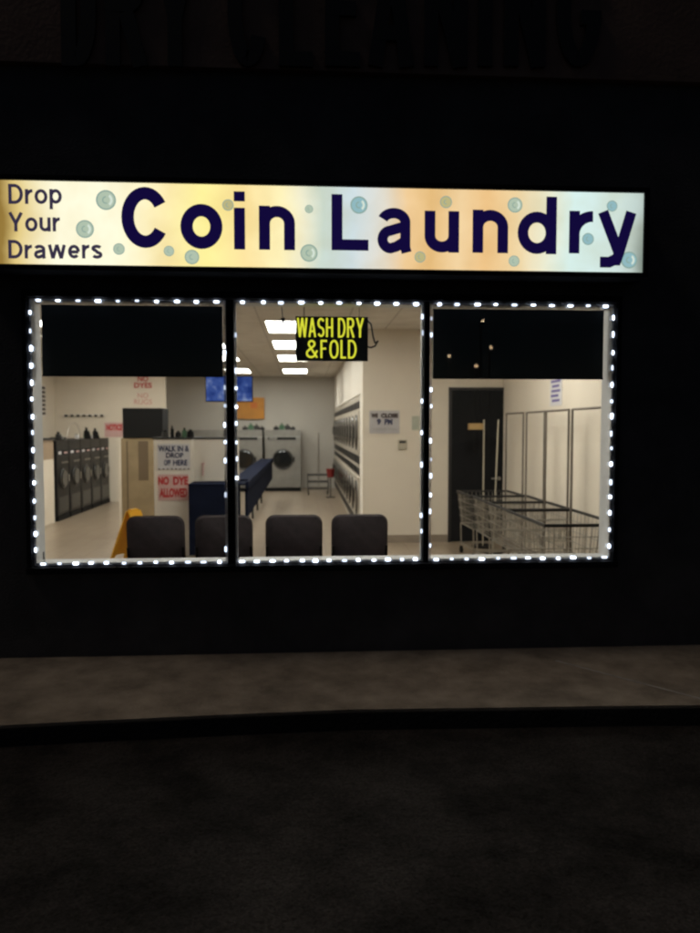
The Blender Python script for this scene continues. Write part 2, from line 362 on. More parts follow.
def letter_mesh(bm, ch, x0, x1, z0, z1, y, t, depth):
    n_ = 0
    for path in glyph(ch, x1 - x0, z1 - z0, t):
        pts = [Vector((p[0] + x0, p[1] + z0)) for p in path]
        q = [pts[0]]
        for p in pts[1:]:
            if (p - q[-1]).length > 1e-4: q.append(p)
        pts = q; closed = (pts[0] - pts[-1]).length < 1e-3 and len(pts) > 4
        if closed: pts = pts[:-1]
        N = len(pts); L = []; Rr = []; yy = y - n_ * .0004; n_ += 1
        for i in range(N):
            a_ = pts[i - 1] if (i or closed) else None; b_ = pts[(i + 1) % N] if (i < N - 1 or closed) else None
            d1_ = (pts[i] - a_).normalized() if a_ is not None else (b_ - pts[i]).normalized()
            d2_ = (b_ - pts[i]).normalized() if b_ is not None else d1_
            n1 = Vector((-d1_.y, d1_.x)); n2 = Vector((-d2_.y, d2_.x)); m_ = (n1 + n2)
            m_ = m_.normalized() if m_.length > .1 else n1
            e_ = m_ * (t / 2 / max(.45, m_.dot(n1)))
            L.append(pts[i] + e_); Rr.append(pts[i] - e_)
        def v3(p, yv): return bm.verts.new((p.x, yv, p.y))
        Lf = [v3(p, yy - depth) for p in L]; Rf = [v3(p, yy - depth) for p in Rr]
        Lb = [v3(p, yy) for p in L]; Rb = [v3(p, yy) for p in Rr]
        for i in range(N if closed else N - 1):
            j = (i + 1) % N
            bm.faces.new((Lf[i], Lf[j], Rf[j], Rf[i])); bm.faces.new((Lf[i], Lb[i], Lb[j], Lf[j])); bm.faces.new((Rf[i], Rf[j], Rb[j], Rb[i]))
        if not closed:
            bm.faces.new((Lf[0], Rf[0], Rb[0], Lb[0])); bm.faces.new((Lf[-1], Lb[-1], Rb[-1], Rf[-1]))

# ------------------------------------------------------------------ ground
kerb_px = [(-160, 740), (0, 727.5), (75, 723.5), (150, 720), (250, 715.5), (350, 711.5), (430, 710.3), (500, 709.5), (600, 708), (700, 707), (860, 705)]
kerb = [onz(x, y) for x, y in kerb_px]
kl, kr = kerb[0], kerb[-1]
kline = [(-14, kl.y - .35)] + [(p.x, p.y) for p in kerb] + [(14, kr.y + .02)]
KH = .12
bm = B(); slab(bm, [(-14, .02)] + [(x, y + .03) for x, y in kline] + [(14, .02)], -KH - .1, 0.0)
struct(build('sidewalk', bm, M['sidewalk']))
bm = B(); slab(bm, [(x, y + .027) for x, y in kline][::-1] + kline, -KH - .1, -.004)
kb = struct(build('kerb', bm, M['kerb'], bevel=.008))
bm = B(); box(bm, -60, 60, -90, .3, -KH - .3, -KH)
struct(build('parking_lot', bm, M['asphalt']))
a, b = onz(556, 661), onz(712, 702)
bm = B(); dv = (b - a).normalized(); nv = Vector((-dv.y, dv.x, 0)) * .009
slab(bm, [tuple((p + q).xy) for p, q in ((a, -nv), (b, -nv), (b, nv), (a, nv))], -.01, .004)
struct(build('pavement_joint', bm, M['joint']))
bm = B()
for x in (-4.6, 5.2):                       # control joints struck across the walk
    box(bm, x - .006, x + .006, -1.25, 0.0, -.02, .003)
struct(build('pavement_seam', bm, M['kerb']))

# ------------------------------------------------------------------ room constants
XL, XR, ZB, ZT = -2.043, 2.429, .709, 2.716
M1, M2 = (-.586, -.530), (.925, .964)
RX = 3.04; LX = -5.85; CZ = 3.24
YB = 21.2 - DIST; YP = 11.0 - DIST; YE = 17.6 - DIST
PX = .885                                  # corner of the front partition

# ------------------------------------------------------------------ shop front
shop = thing('shop_building', 'dark stucco laundry shop front with three lit windows in a row', 'building')
bm = B(); WT = .22
box(bm, -14, XL, 0, WT, -.1, 6.2); box(bm, XR, 14, 0, WT, -.1, 6.2)
box(bm, XL, XR, 0, WT, -.1, ZB); box(bm, XL, XR, 0, WT, ZT, 6.2)
build('wall', bm, M['wall_out'], shop)
bx('roof', M['black_metal'], shop, -14.05, 14.05, -.05, 17.5, 6.2, 6.3)
bm = B(); box(bm, XL - .045, XR + .045, -.03, -.002, ZT + .012, ZT + .06); box(bm, XL - .045, XR + .045, -.05, -.002, ZB - .06, ZB - .012)
box(bm, XL - .045, XL - .012, -.03, -.002, ZB - .012, ZT + .012); box(bm, XR + .012, XR + .045, -.03, -.002, ZB - .012, ZT + .012)
build('window_trim', bm, M['black_metal'], shop)
names = ('left', 'middle', 'right')
for i, (xa, xb) in enumerate(((XL, M1[0]), (M1[1], M2[0]), (M2[1], XR))):
    bm = B(); t = .012
    la = .0 if i else .0
    box(bm, xa + .001, xa + t, .012, .20 if i == 0 else .09, ZB + .001, ZT - .001)
    box(bm, xb - t, xb - .001, .012, .20 if i == 2 else .09, ZB + .001, ZT - .001)
    box(bm, xa + t + .001, xb - t - .001, .012, .20, ZB + .001, ZB + t); box(bm, xa + t + .001, xb - t - .001, .012, .20, ZT - t, ZT - .001)
    fr = build('window', bm, M['white_frame'], shop)
    bx('glass', M['glass'], fr, xa + t + .002, xb - t - .002, .002, .008, ZB + t + .002, ZT - t - .002)
bm = B(); box(bm, M1[0] + .001, M1[1] - .001, -.03, .10, ZB, ZT); build('mullion', bm, M['black_metal'], shop)
bm = B(); box(bm, M2[0] + .001, M2[1] - .001, -.03, .10, ZB, ZT); build('mullion', bm, M['black_metal'], shop)
# high fascia with the old lettering
fa = at(20, 73, DIST); fb = at(640, 73, DIST)
fasc = thing('fascia_sign', 'unlit brown fascia board high above the lit sign, big dark DRY CLEANING letters', 'sign')
zb = at(350, 72, DIST - .05).z
bx('board', M['fascia'], fasc, -4.5, 4.2, -.06, -.002, zb, zb + 1.05)
for ch, x0, x1 in (('D', 62, 97), ('R', 106, 148), ('Y', 155, 196), ('C', 228, 268), ('L', 279, 313), ('E', 325, 360), ('A', 368, 414), ('N', 424, 467), ('I', 476, 494), ('N', 504, 545), ('G', 556, 600)):
    A = at(x0, 66, DIST - .08); C = at(x1, 66, DIST - .08)
    bm = B(); letter_mesh(bm, ch, A.x, C.x, A.z, A.z + .80, -.062, .105, .03); build('letter', bm, M['black_letter'], fasc)

# backlit sign cabinet
SY = -.25
sg = thing('lightbox_sign', 'long backlit Coin Laundry sign with bubbles above the windows', 'sign', (0, 0, 0))
SZ0, SZ1, SX0, SX1 = 2.907, 3.494, -2.385, 2.527
bm = B(); e = .035
box(bm, SX0 - e, SX1 + e, SY - .02, -.003, SZ1, SZ1 + e); box(bm, SX0 - e, SX1 + e, SY - .02, -.003, SZ0 - e, SZ0)
box(bm, SX0 - e, SX0, SY - .02, -.003, SZ0, SZ1); box(bm, SX1, SX1 + e, SY - .02, -.003, SZ0, SZ1)
box(bm, SX0, SX1, -.05, -.003, SZ0, SZ1)
build('cabinet', bm, M['black_metal'], sg)
bx('sign_face', M['sign_print_dim_ends'], sg, SX0 + .001, SX1 - .001, SY, SY + .01, SZ0 + .001, SZ1 - .001)
def sgn(px, py): return at(px, py, DIST + SY)
FY = SY - .0005
def sign_letter(ch, x0, x1, yt, yb, m, t):
    ym = (yt + yb) / 2; A_, B_ = sgn(x0, ym), sgn(x1, ym); xm = (x0 + x1) / 2
    bm = B(); letter_mesh(bm, ch, A_.x, B_.x, sgn(xm, yb).z, sgn(xm, yt).z, FY - .002, t, .0015); build('lettering', bm, m, sg)
for ch, x0, x1, yt, yb in (('C', 121.5, 169, 187, 248), ('o', 180.5, 222.5, 204, 249), ('i', 234, 245, 191.5, 249.5), ('n', 259, 295, 206, 250),
                           ('L', 331.5, 368.5, 194.5, 250.5), ('a', 377.5, 412, 208, 252.5), ('u', 424.5, 459, 211, 252.5), ('n', 472.5, 508, 210, 253),
                           ('d', 518, 556.5, 196.5, 254), ('r', 569, 592.5, 211, 253.5), ('y', 597, 636, 212, 268)):
    sign_letter(ch, x0, x1, yt, yb, M['navy_letter'], .087 if ch in 'Co' else (.074 if ch == 'a' else .079))
WID = dict(D=.60, r=.31, o=.53, p=.51, Y=.64, u=.48, a=.50, w=.76, e=.50, s=.46)
def small_word(body, x0, x1, ycap, ybase):
    gap = .085; tot = sum(WID[c] for c in body) + gap * (len(body) - 1); k = (x1 - x0) / tot; x = x0; H = ybase - ycap
    for c in body:
        top = ycap if c in 'DY' else ybase - H * .74; bot = ybase + (H * .27 if c == 'p' else 0)
        sign_letter(c, x, x + WID[c] * k, top, bot, M['dark_print'], .0225); x += (WID[c] + gap) * k
small_word('Drop', 8.5, 62, 184, 204)
small_word('Your', 8.5, 60, 212.5, 231.5)
small_word('Drawers', 8.5, 102.5, 240, 258.5)
for px, py, r in ((106, 200, 9.5), (85, 229, 8.5), (119, 249, 5.5), (169, 251, 5), (192, 257, 7), (228, 205, 5.5), (309, 209, 4), (309, 253, 8.5), (359, 205, 8.5),
                  (446, 202, 6), (420, 257, 5.5), (515, 205, 7.5), (514, 261, 5.5), (588, 239, 6), (612, 206, 5.5), (629, 260, 8.5)):
    c = sgn(px, py); R = r / (F / (DIST + SY)); bm = B()
    disc(bm, Vector((c.x, FY - .0006, c.z)), (0, 1, 0), R, .001); bb = build('bubble', bm, M['bubble_cool' if px in (359, 612, 629, 588) else ('bubble_tan' if px in (228, 446, 420) else 'bubble')], sg)
    def ribbon(nm_, m_, rr, a0, a1, wd):
        bm = B(); N = 22; yy_ = FY - .0014
        for q0 in range(N):
            e0, e1 = radians(a0 + (a1 - a0) * q0 / N), radians(a0 + (a1 - a0) * (q0 + 1) / N)
            def P_(e_, ro): return bm.verts.new((c.x + ro * cos(e_), yy_, c.z + ro * sin(e_)))
            bm.faces.new((P_(e0, rr - wd), P_(e1, rr - wd), P_(e1, rr + wd), P_(e0, rr + wd)))
        build(nm_, bm, m_, bb)
    ribbon('outline', M['bubble_ring'], R * .93, 0, 360, R * .07)
    if r > 7: ribbon('highlight', M['bubble_light'], R * .55, -55, 55, R * .13)
    ribbon('swirl', M['bubble_ring'], R * .32, 90, 290, R * .06)

# blackout panels inside the side windows
def blackout(x0, x1, zb_, lab):
    p = thing('blackout_panel', lab, 'window panel')
    bx('panel', M['black_film'], p, x0, x1, .10, .125, zb_, ZT - .03)
    bm = B(); box(bm, x0, x1, .092, .099, zb_ - .002, zb_ + .012); build('edge_strip', bm, M['black_metal'], p)
blackout(XL + .055, M1[0] - .04, at(130, 376.5, DIST + .1).z, 'plain black panel filling the top of the left window')
blackout(M2[1] + .05, XR - .045, at(520, 379, DIST + .1).z, 'black panel at the top of the right window, above the charcoal door')

# LED border strings
def led_string(x0, x1, lab, nl, nr, ntop, nbot, soft=0):
    s = thing('led_string', lab, 'led lights', (0, 0, 0), 0, 'white led borders round the windows')
    i = .016
    pts = [(x0 + i, -.012, ZB + i), (x1 - i, -.012, ZB + i), (x1 - i, -.012, ZT - i), (x0 + i, -.012, ZT - i), (x0 + i, -.012, ZB + i)]
    bm = B(); tube(bm, pts, .004, 6); build('cord', bm, M['white_frame'], s)
    first = [None]
    def mod(x, z, vert, post=False):
        if first[0] is None:
            bm = B(); box(bm, -.017, .017, -.005, .005, -.0085, .0085)
            first[0] = build('led_module', bm, M['led'], s, bevel=.004); o = first[0]
        else:
            o = first[0].copy(); COL.objects.link(o); o.parent = s
            o.material_slots[0].link = 'OBJECT'; o.material_slots[0].material = M[random.choice(('led', 'led', 'led_mid', 'led_dim')) if not post else random.choice(('led_mid', 'led_dim', 'led_faint'))]
        o.location = (x, -.018, z); o.rotation_euler = (0, pi / 2 if vert else 0, 0)
        j = random.uniform(.7, 1.25); o.scale = (j, 1, random.uniform(.7, 1.3)); o.location.x += random.uniform(-.009, .009) if not vert else random.uniform(-.003, .003); o.location.z += random.uniform(-.009, .009) if vert else random.uniform(-.003, .003)
    for k in range(ntop): mod(x0 + (k + .5) * (x1 - x0) / ntop, ZT - i, False)
    for k in range(nbot): mod(x0 + (k + .5) * (x1 - x0) / nbot, ZB + i, False)
    for n_, xx, post in ((nl, x0 + i, x0 != XL), (nr, x1 - i, x1 != XR)):
        for k in range(n_):
            if post and random.random() < .35: continue
            mod(xx, ZB + .05 + (k + .5) * (ZT - ZB - .1) / n_, True, post)
led_string(XL, M1[0], 'white led border strung round the left window, over the yellow floor sign', 15, 14, 10, 12)
led_string(M1[1], M2[0], 'white led border strung round the middle window, over the WASH DRY sign', 14, 15, 10, 13)
led_string(M2[1], XR, 'white led border strung round the right window, over the laundry carts', 14, 15, 10, 12)

# ------------------------------------------------------------------ room shell
struct(bx('floor', M['floor'], None, LX - .2, RX + .2, WT + .001, YB + .2, -.12, 0.001))
struct(bx('ceiling', M['ceiling'], None, LX - .2, RX + .2, WT + .001, YB + .2, CZ, CZ + .1))
struct(bx('back_wall', M['grey_paint'], None, LX, PX + .3, YB, YB + .15, .001, CZ - .001))
struct(bx('side_wall', M['cream'], None, LX - .15, LX - .001, WT + .002, YB, .001, CZ - .001))
struct(bx('side_wall', M['cream'], None, RX + .001, RX + .15, WT + .002, YP + .16, .001, CZ - .001))
struct(bx('partition_wall', M['cream'], None, PX, RX, YP, YP + .15, .001, CZ - .001))
struct(bx('end_wall', M['cream'], None, LX + .001, at(165, 400, 17.6).x, YE, YE + .15, .001, CZ - .001))
d0 = at(450.5, 545, 11.0).x; d1 = at(504, 545, 11.0).x
bm = B(); box(bm, PX + .001, d0 - .05, YP - .014, YP - .001, .002, .12); box(bm, d1 + .04, RX - .016, YP - .014, YP - .001, .002, .12)
struct(build('baseboard', bm, M['baseboard']))
bm = B(); box(bm, RX - .015, RX - .001, WT + .1, YP - .001, .002, .12); struct(build('baseboard', bm, M['baseboard']))
# dryer bulkhead: wall above and around stacked dryers
DY0 = 11.55 - DIST; DZ = 2.28
bm = B(); box(bm, PX, PX + .15, YP + .151, DY0 - .01, .001, CZ - .001); box(bm, PX, PX + .15, DY0 - .009, YB - .001, DZ + .02, CZ - .001)
struct(build('bulkhead_wall', bm, M['white_paint']))
# low wall beside the dark washers
lw = thing('low_wall', 'low cream wall with dark ledge at the left, near the dark washers', 'wall')
bm = B(); box(bm, LX + .002, -4.62, 10.2 - DIST, 13.75 - DIST, .002, 1.18); build('base', bm, M['cream'], lw)
bm = B(); box(bm, LX + .002, -4.62, 10.2 - DIST, 13.75 - DIST, 1.181, 1.53); build('upper_band', bm, mat('tan_band', (.36, .26, .17), .6, noise=.1), lw)
bx('ledge', M['tub'], lw, LX + .002, -4.60, 10.18 - DIST, 13.76 - DIST, 1.531, 1.57)

# ------------------------------------------------------------------ ceiling lights
bm = B(); W2, L2 = .30, .61
r = thing('ceiling_light', '', 'ceiling light', group='ceiling light panels')
bm = B(); box(bm, -W2 - .02, W2 + .02, -L2 - .02, -L2, -.022, -.001); box(bm, -W2 - .02, W2 + .02, L2, L2 + .02, -.022, -.001)
box(bm, -W2 - .02, -W2, -L2, L2, -.022, -.001); box(bm, W2, W2 + .02, -L2, L2, -.022, -.001); build('frame', bm, M['white_paint'], r)
bx('diffuser', M['troffer'], r, -W2 + .001, W2 - .001, -L2 + .001, L2 - .001, -.014, -.004)
used = [False]
ords = ('nearest', 'second nearest', 'third', 'farthest')
for k, d in enumerate((10.15, 12.45, 14.9, 18.4)):
    place(r, used, (-.23, d + .61 - DIST, CZ), 0, '%s light panel of the ceiling row beside the WASH DRY sign' % ords[k])
for k, d in enumerate((10.15, 12.45, 14.9, 18.4)):
    place(r, used, (-1.70, d + .61 - DIST, CZ), 0, '%s light panel of the ceiling row above the blue screen' % ords[k])
for x, d, l in ((-.23, 7.4, 'light panel over the waiting chairs, hidden above the middle window'), (2.0, 8.2, 'added unseen light panel over the laundry carts in the right window'),  # all but the first are added out of view to brighten the room
                (1.0, 7.4, 'added unseen light panel over the floor before the WE CLOSE sign'), (-3.9, 10.3, 'added unseen light panel over the left floor, between the yellow sign and the low wall'), (-3.9, 8.0, 'added unseen light panel over the front left floor'), (-3.9, 12.6, 'added unseen light panel over the cream low wall'), (-3.9, 15.6, 'added unseen light panel over the dark washers'),
                ):
    place(r, used, (x, d - DIST, CZ), 0, l)

# ------------------------------------------------------------------ waiting chairs
ch = thing('waiting_chair', '', 'chair', group='upholstered chairs against the window')
def padded(bm, wd, ht, th, rad, n=6):
    pts = []
    for cx_, cz_, a0 in ((wd / 2 - rad, ht / 2 - rad, 0), (-wd / 2 + rad, ht / 2 - rad, pi / 2), (-wd / 2 + rad, -ht / 2 + rad, pi), (wd / 2 - rad, -ht / 2 + rad, 1.5 * pi)):
        for k in range(n + 1):
            a = a0 + k / n * pi / 2; pts.append((cx_ + rad * cos(a), cz_ + rad * sin(a)))
    rings = []
    for y, s in ((-th / 2, .90), (-th / 2 + .012, .97), (-th * .15, 1), (th * .2, 1), (th / 2 - .012, .97), (th / 2, .90)):
        rings.append([bm.verts.new((x * (1 - (1 - s) * .35), y, z * (1 - (1 - s) * .35))) for x, z in pts])
    for A_, B_ in zip(rings[:-1], rings[1:]):
        for k in range(len(pts)): bm.faces.new((A_[k], A_[(k + 1) % len(pts)], B_[(k + 1) % len(pts)], B_[k]))
    bm.faces.new(rings[0]); bm.faces.new(rings[-1][::-1])
bm = B(); padded(bm, .485, .50, .07, .075)
for v in bm.verts: v.co += Vector((0, -.25 + (v.co.z) * -.10, .74))
build('backrest', bm, M['cushion'], ch, smooth=True)
bm = B(); pr = []
for cx_, cz_, a0 in ((.1665, .174, 0), (-.1665, .174, 90), (-.1665, -.174, 180), (.1665, -.174, 270)):
    for k in range(6):
        a_ = radians(a0 + 18 * k); zz = cz_ + .077 * sin(a_); pr.append((cx_ + .077 * cos(a_), -.25 - zz * .10 - .012, .74 + zz))
tube(bm, pr + [pr[0]], .0055, 6); build('piping', bm, M['cushion_edge'], ch)
bm = B(); padded(bm, .50, .50, .08, .06)
for v in bm.verts: v.co = Vector((v.co.x, v.co.z + .02, .44 + v.co.y))
build('seat', bm, M['cushion'], ch, smooth=True)
bm = B()
for s in (-1, 1):
    tube(bm, [(s * .235, -.30, .72), (s * .235, -.235, .42), (s * .235, .24, .42)], .011)
tube(bm, [(-.235, -.235, .40), (.235, -.235, .40)], .011); build('frame', bm, M['dark_steel'], ch)
for sx in (-1, 1):
    for y0, y1 in ((-.235, -.28), (.24, .25)):
        bm = B(); tube(bm, [(sx * .235, y0, .42), (sx * .24, y1, .01)], .011); build('leg', bm, M['dark_steel'], ch)
used = [False]
CYD = 6.4 - DIST + .22
for x0, x1, l in ((125, 187, 'dark upholstered chair in front of the yellow floor sign, leftmost of four'), (193, 255, 'dark upholstered chair half hidden behind the black window post'),
                  (265, 323, 'dark upholstered chair below the steel washers in the middle window'), (331, 388, 'dark upholstered chair at the right end, below the stacked dryers')):
    c = (at(x0, 540, 6.35).x + at(x1, 540, 6.35).x) / 2
    place(ch, used, (c, CYD, 0.0), 0, l)

# ------------------------------------------------------------------ small hung sign WASH DRY & FOLD
ND = 5.98
a, b = at(295.5, 316, ND), at(368, 361, ND)
ns_ = thing('led_message_sign', 'black board with yellow lit letters WASH DRY & FOLD hanging in the middle window', 'sign')
bx('board', M['black_box'], ns_, a.x, b.x, a.y, a.y + .035, b.z, a.z, bevel=.004)
def nw(body, x0, x1, y0, y1, m=None, sp=1.0):
    p, q = at(x0, y1, ND), at(x1, y0, ND); text('lettering', body, m or M['neon'], ns_, p.x, q.x, p.z, q.z, a.y - .002, depth=.006, bold=.008, space=sp)
for ch, x0, x1, y0, y1 in (('W', 297, 307.5, 318, 337), ('A', 308.5, 316, 318, 337), ('S', 317.5, 324.5, 318, 337), ('H', 326, 333, 318, 337), ('D', 338, 345.5, 318, 337.5), ('R', 347, 354.5, 318, 337.5), ('Y', 356, 364, 318, 337.5),
                             ('&', 306, 318, 340, 358), ('F', 320.5, 327, 340, 358), ('O', 329.5, 338.5, 340, 358.5), ('L', 340.5, 346, 340, 358.5), ('D', 348, 356.5, 340, 358.5)):
    p, q = at(x0, y1, ND), at(x1, y0, ND); bm = B(); letter_mesh(bm, ch, p.x, q.x, p.z, q.z, a.y - .002, .0150, .004); build('lettering', bm, M['neon'], ns_)
bm = B()
for fx in (.12, .88):
    x = a.x + (b.x - a.x) * fx; tube(bm, [(x, a.y + .02, a.z), (x, a.y + .02, CZ)], .003, 6)
build('hanger', bm, M['dark_wire'], ns_)
bm = B(); pts = [at(px, py, ND + .03) for px, py in ((367, 320), (371, 324), (373, 336), (375, 343), (378, 341), (375, 346), (371, 347.5), (367, 346.5))]
tube(bm, pts, .0075, 6); build('cable', bm, M['dark_wire'], ns_)
# cord dangling beside it
cd = B(); p1, p2, p3 = at(281, 300, 6.2), at(282.5, 318, 6.2), at(283.5, 325, 6.2)
tube(cd, [Vector((p1.x, p1.y, CZ)), p1, p2], .004, 6); disc(cd, (p2 + p3) / 2, (0, 0, -1), .02, (p2 - p3).length, 12, .003)
tag(build('pull_cord', cd, M['dark_wire']), 'thin dark pull cord dangling left of the yellow lettered sign', 'cord')

# ------------------------------------------------------------------ blue TV
TD = 10.2
a, b = at(206, 376.5, TD), at(252, 401, TD)
tv = thing('television', 'television with blue picture hung from the ceiling behind the left window post', 'television')
bx('housing', M['black_box'], tv, a.x - .012, b.x + .012, a.y + .006, a.y + .06, b.z - .012, a.z + .012, bevel=.004)
bx('screen', M['screen'], tv, a.x, b.x, a.y, a.y + .005, b.z, a.z)
bm = B(); xm = (a.x + b.x) / 2; tube(bm, [(xm, a.y + .08, (a.z + b.z) / 2), (xm, a.y + .08, CZ)], .018); box(bm, xm - .08, xm + .08, a.y + .061, a.y + .079, b.z + .08, a.z - .08)
build('mount', bm, M['dark_steel'], tv)
# orange board on back wall
a, b = at(241.5, 397.5, 21.15), at(264.5, 419, 21.15)
ob = thing('notice_board', 'flat orange notice board on the grey back wall above the washers', 'board')
bx('panel', M['orange'], ob, a.x - .3, b.x, a.y - .03, a.y, b.z, a.z)
bm = B(); p = at(254, 404, 21.1); box(bm, p.x - .1, p.x + .09, a.y - .034, a.y - .031, p.z - .12, p.z + .05); build('note', bm, mat('dark_orange_note', (.60, .17, .03), .7), ob)

# ------------------------------------------------------------------ big front load washers at the back
def washer(wd, ht, dp, body, lab):
    t = thing('front_load_washer', lab, 'washing machine')
    bx('body', body, t, -wd / 2, wd / 2, 0, dp, .10, ht - .19, bevel=.012)
    bx('plinth', M['black_box'], t, -wd / 2 + .01, wd / 2 - .01, -.01, dp, .0, .098)
    bm = B(); vs = box(bm, -wd / 2, wd / 2, .001, dp, ht - .189, ht)
    build('top_console', bm, body, t)
    bm = B(); box(bm, -wd * .41, wd * .36, -.006, .0, ht - .275, ht - .20); cp = build('control_panel', bm, M['black_box'], t)
    bm = B(); box(bm, -wd * .38, -wd * .16, -.012, -.007, ht - .262, ht - .212); build('coin_slot_glint', bm, M['steel'] if wd > .9 else M['paper'], cp)  # on the dark washers a pale patch painted in for reflections
    if wd < .9:
        bm = B(); box(bm, wd * .10, wd * .34, -.012, -.007, ht - .255, ht - .225); build('price_label', bm, M['pink_paper'], cp)
        bm = B(); box(bm, -wd * .10, wd * .42, -.006, -.001, ht - .44, ht - .41); build('trim_strip', bm, M['steel'], t)
    c = Vector((0, -.015, ht * .52)); R = wd * .27
    bm = B(); ring(bm, c, (0, -1, 0), R, .022 if wd > .9 else .011); dr = build('door', bm, M['mid_steel'], t, smooth=True)
    bm = B(); disc(bm, c + Vector((0, -.01, 0)), (0, -1, 0), R - .01, .03, 28, R * .8); build('door_glass', bm, M['door_glass'], dr)
    bm = B(); box(bm, R + .01, R + .05, -.045, -.002, ht * .52 - .07, ht * .52 + .07); build('door_handle', bm, M['black_box'] if wd > .9 else M['chrome'], dr)  # chrome on the dark washers, added for their broken bright reflections
    bm = B(); box(bm, -wd * .40, wd * .40, -.008, -.001, .16, ht * .29); build('lower_panel', bm, M['steel'] if wd > .9 else M['mid_steel'], t)
    return t
WB = 20.2
wsh = washer(1.0, 1.70, .9, M['steel'], ''); wsh['group'] = 'big steel washers along the back wall'
wc = at(283, 470, WB).x
used = [False]
labs = ('steel front load washer with round dark door at the back, right of its pair', 'steel front load washer under the orange board, partly behind the navy counter', 'steel front load washer at the back, hidden behind the white kiosk')
for k in range(3): place(wsh, used, (wc - 1.06 * k, WB - DIST, 0), 0, labs[k], 'big steel washers along the back wall')
def heap(px, py, d, lab, m1, m2, wd=.3):
    c = at(px, py, d); t = thing('soap_supplies', lab, 'soap bottles', (c.x, c.y, c.z))
    for k, (x, h, mm) in enumerate(((-wd * .4, .12, m1), (-wd * .1, .20, m2), (wd * .2, .16, m1), (wd * .45, .09, m2))):
        bm = B(); box(bm, x - .05, x + .05, -.05, .05, 0, h * .75); box(bm, x - .02, x + .02, -.02, .02, h * .75, h)
        build('bottle', bm, mm, t, bevel=.012)
ztop = 1.70
for px, lab in ((284, 'dark bottles standing on the right back washer'), (253, 'dark bottles standing on the washer below the orange board')):
    c = at(px, 430, WB + .4); t = thing('soap_supplies', lab, 'soap bottles', (c.x, c.y, ztop + .002))
    for k, (x, h, mm) in enumerate(((-.22, .10, 'dark_steel'), (-.06, .17, 'soap_green'), (.1, .15, 'tub'), (.25, .09, 'dark_steel'))):
        bm = B(); box(bm, x - .075, x + .075, -.06, .06, 0, h * .8); box(bm, x - .025, x + .025, -.025, .025, h * .8, h + .02)
        build('bottle', bm, M[mm], t, bevel=.012)
# dark washers along the left
dw = washer(.70, 1.52, .8, M['dark_steel'], ''); used = [False]
for k in range(5):
    place(dw, used, (-4.60, 14.2 + .735 * k - DIST, 0), pi / 2,
          ('first dark washer beside the low cream wall, nearest the street', 'second dark washer of the left row', 'middle dark washer of the left row of five', 'fourth dark washer of the left row, next to the last', 'last dark washer of the left row, by the far cream wall')[k],
          'dark front load washers in the left row')
for px, d, h, lab, m in ((60, 14.1, .17, 'dark bottle on the first dark washer', 'tub'), (88, 15.6, .26, 'tall black jug on the dark washers, left of two', 'black_box'), (96.5, 16.2, .24, 'black jug on the dark washers, right of two', 'black_box')):
    c = at(px, 437, d); t = thing('detergent_jug', lab, 'bottle', (c.x - .0, c.y, 1.522))
    bm = B(); box(bm, -.07, .07, -.05, .05, 0, h * .7)
    for v in bm.verts:
        if v.co.z > .05: v.co.x = v.co.x * .7 - .03
    build('jug', bm, M[m], t, bevel=.02)
    bm = B(); disc(bm, Vector((-.03, 0, h * .82)), (0, 0, 1), .028, h * .24, 12); build('cap', bm, M['dark_steel'], t)
rng = random.Random(3)
for k, (lab, nm_, dd, hh, ww, mm) in enumerate((
        ('low grey tray on the second dark washer', 'tray', 14.75, .06, .30, 'mid_steel'), ('white cup beside the black jugs on the dark washers', 'cup', 15.95, .11, .09, 'paper'),
        ('small green box on the fourth dark washer', 'detergent_box', 16.65, .14, .14, 'soap_green'), ('pale folded cloth on the last dark washer', 'folded_cloth', 17.1, .07, .26, 'paper_grey'))):
    t = thing(nm_, lab, nm_.replace('_', ' '), (-4.86, dd - DIST, 1.521))
    bx('body', M[mm], t, -ww * .4, ww * .4, -ww / 2, ww / 2, 0, hh * .8, bevel=.012)
    bx('top', M['beige_plastic'], t, -ww * .36, ww * .36, -ww * .45, ww * .45, hh * .8 + .001, hh, bevel=.006)
bm = B(); pts = []
for k in range(15):
    a_ = pi * k / 14; pts.append(Vector((-5.0, 16.2 - DIST + .45 * cos(a_), 1.53 + .34 * sin(a_))))
tube(bm, pts, .006, 6); tag(build('wire_hoop', bm, M['wire']), 'thin wire hoop arching over the dark washers', 'wire')
# row of made-up marks for a faint line of lettering, notices on the cream end wall
p, q = at(62, 415, 17.5), at(104, 415, 17.5)
hk = thing('lettering_strip', 'narrow strip with dark marks in place of faint lettering on the left end wall', 'hook rail')
bx('rail', M['white_paint'], hk, p.x, q.x, YE - .02, YE - .001, p.z - .03, p.z + .03)
for k in range(7):
    x = p.x + (q.x - p.x) * (k + .5) / 7; bm = B(); box(bm, x - .03, x + .03, YE - .05, YE - .021, p.z - .04, p.z + .01); build('letter_mark', bm, M['tub'], hk)
def notice(name, lab, x0, x1, y0, y1, d, rows, paper=None, cat='sign', y=None):
    a, b = at(x0, y0, d), at(x1, y1, d)
    t = thing(name, lab, cat)
    Y = a.y
    if paper: bx('panel', paper, t, a.x, b.x, Y, Y + .006, b.z, a.z)
    for (body, u0, u1, v0, v1, m, bold) in rows:
        W, H = b.x - a.x, a.z - b.z
        text('lettering', body, m, t, a.x + u0 * W, a.x + u1 * W, a.z - v1 * H, a.z - v0 * H, Y - .001, depth=.004, bold=bold)
    return t
notice('wall_notice', 'red NO sign high on the cream wall above the tall cabinet', 134, 152, 376, 388, YE - .008 + DIST, [('NO', .2, .8, .0, .45, M['red_ink'], .03), ('DYES', .0, 1, .55, 1, M['red_ink'], .03)])
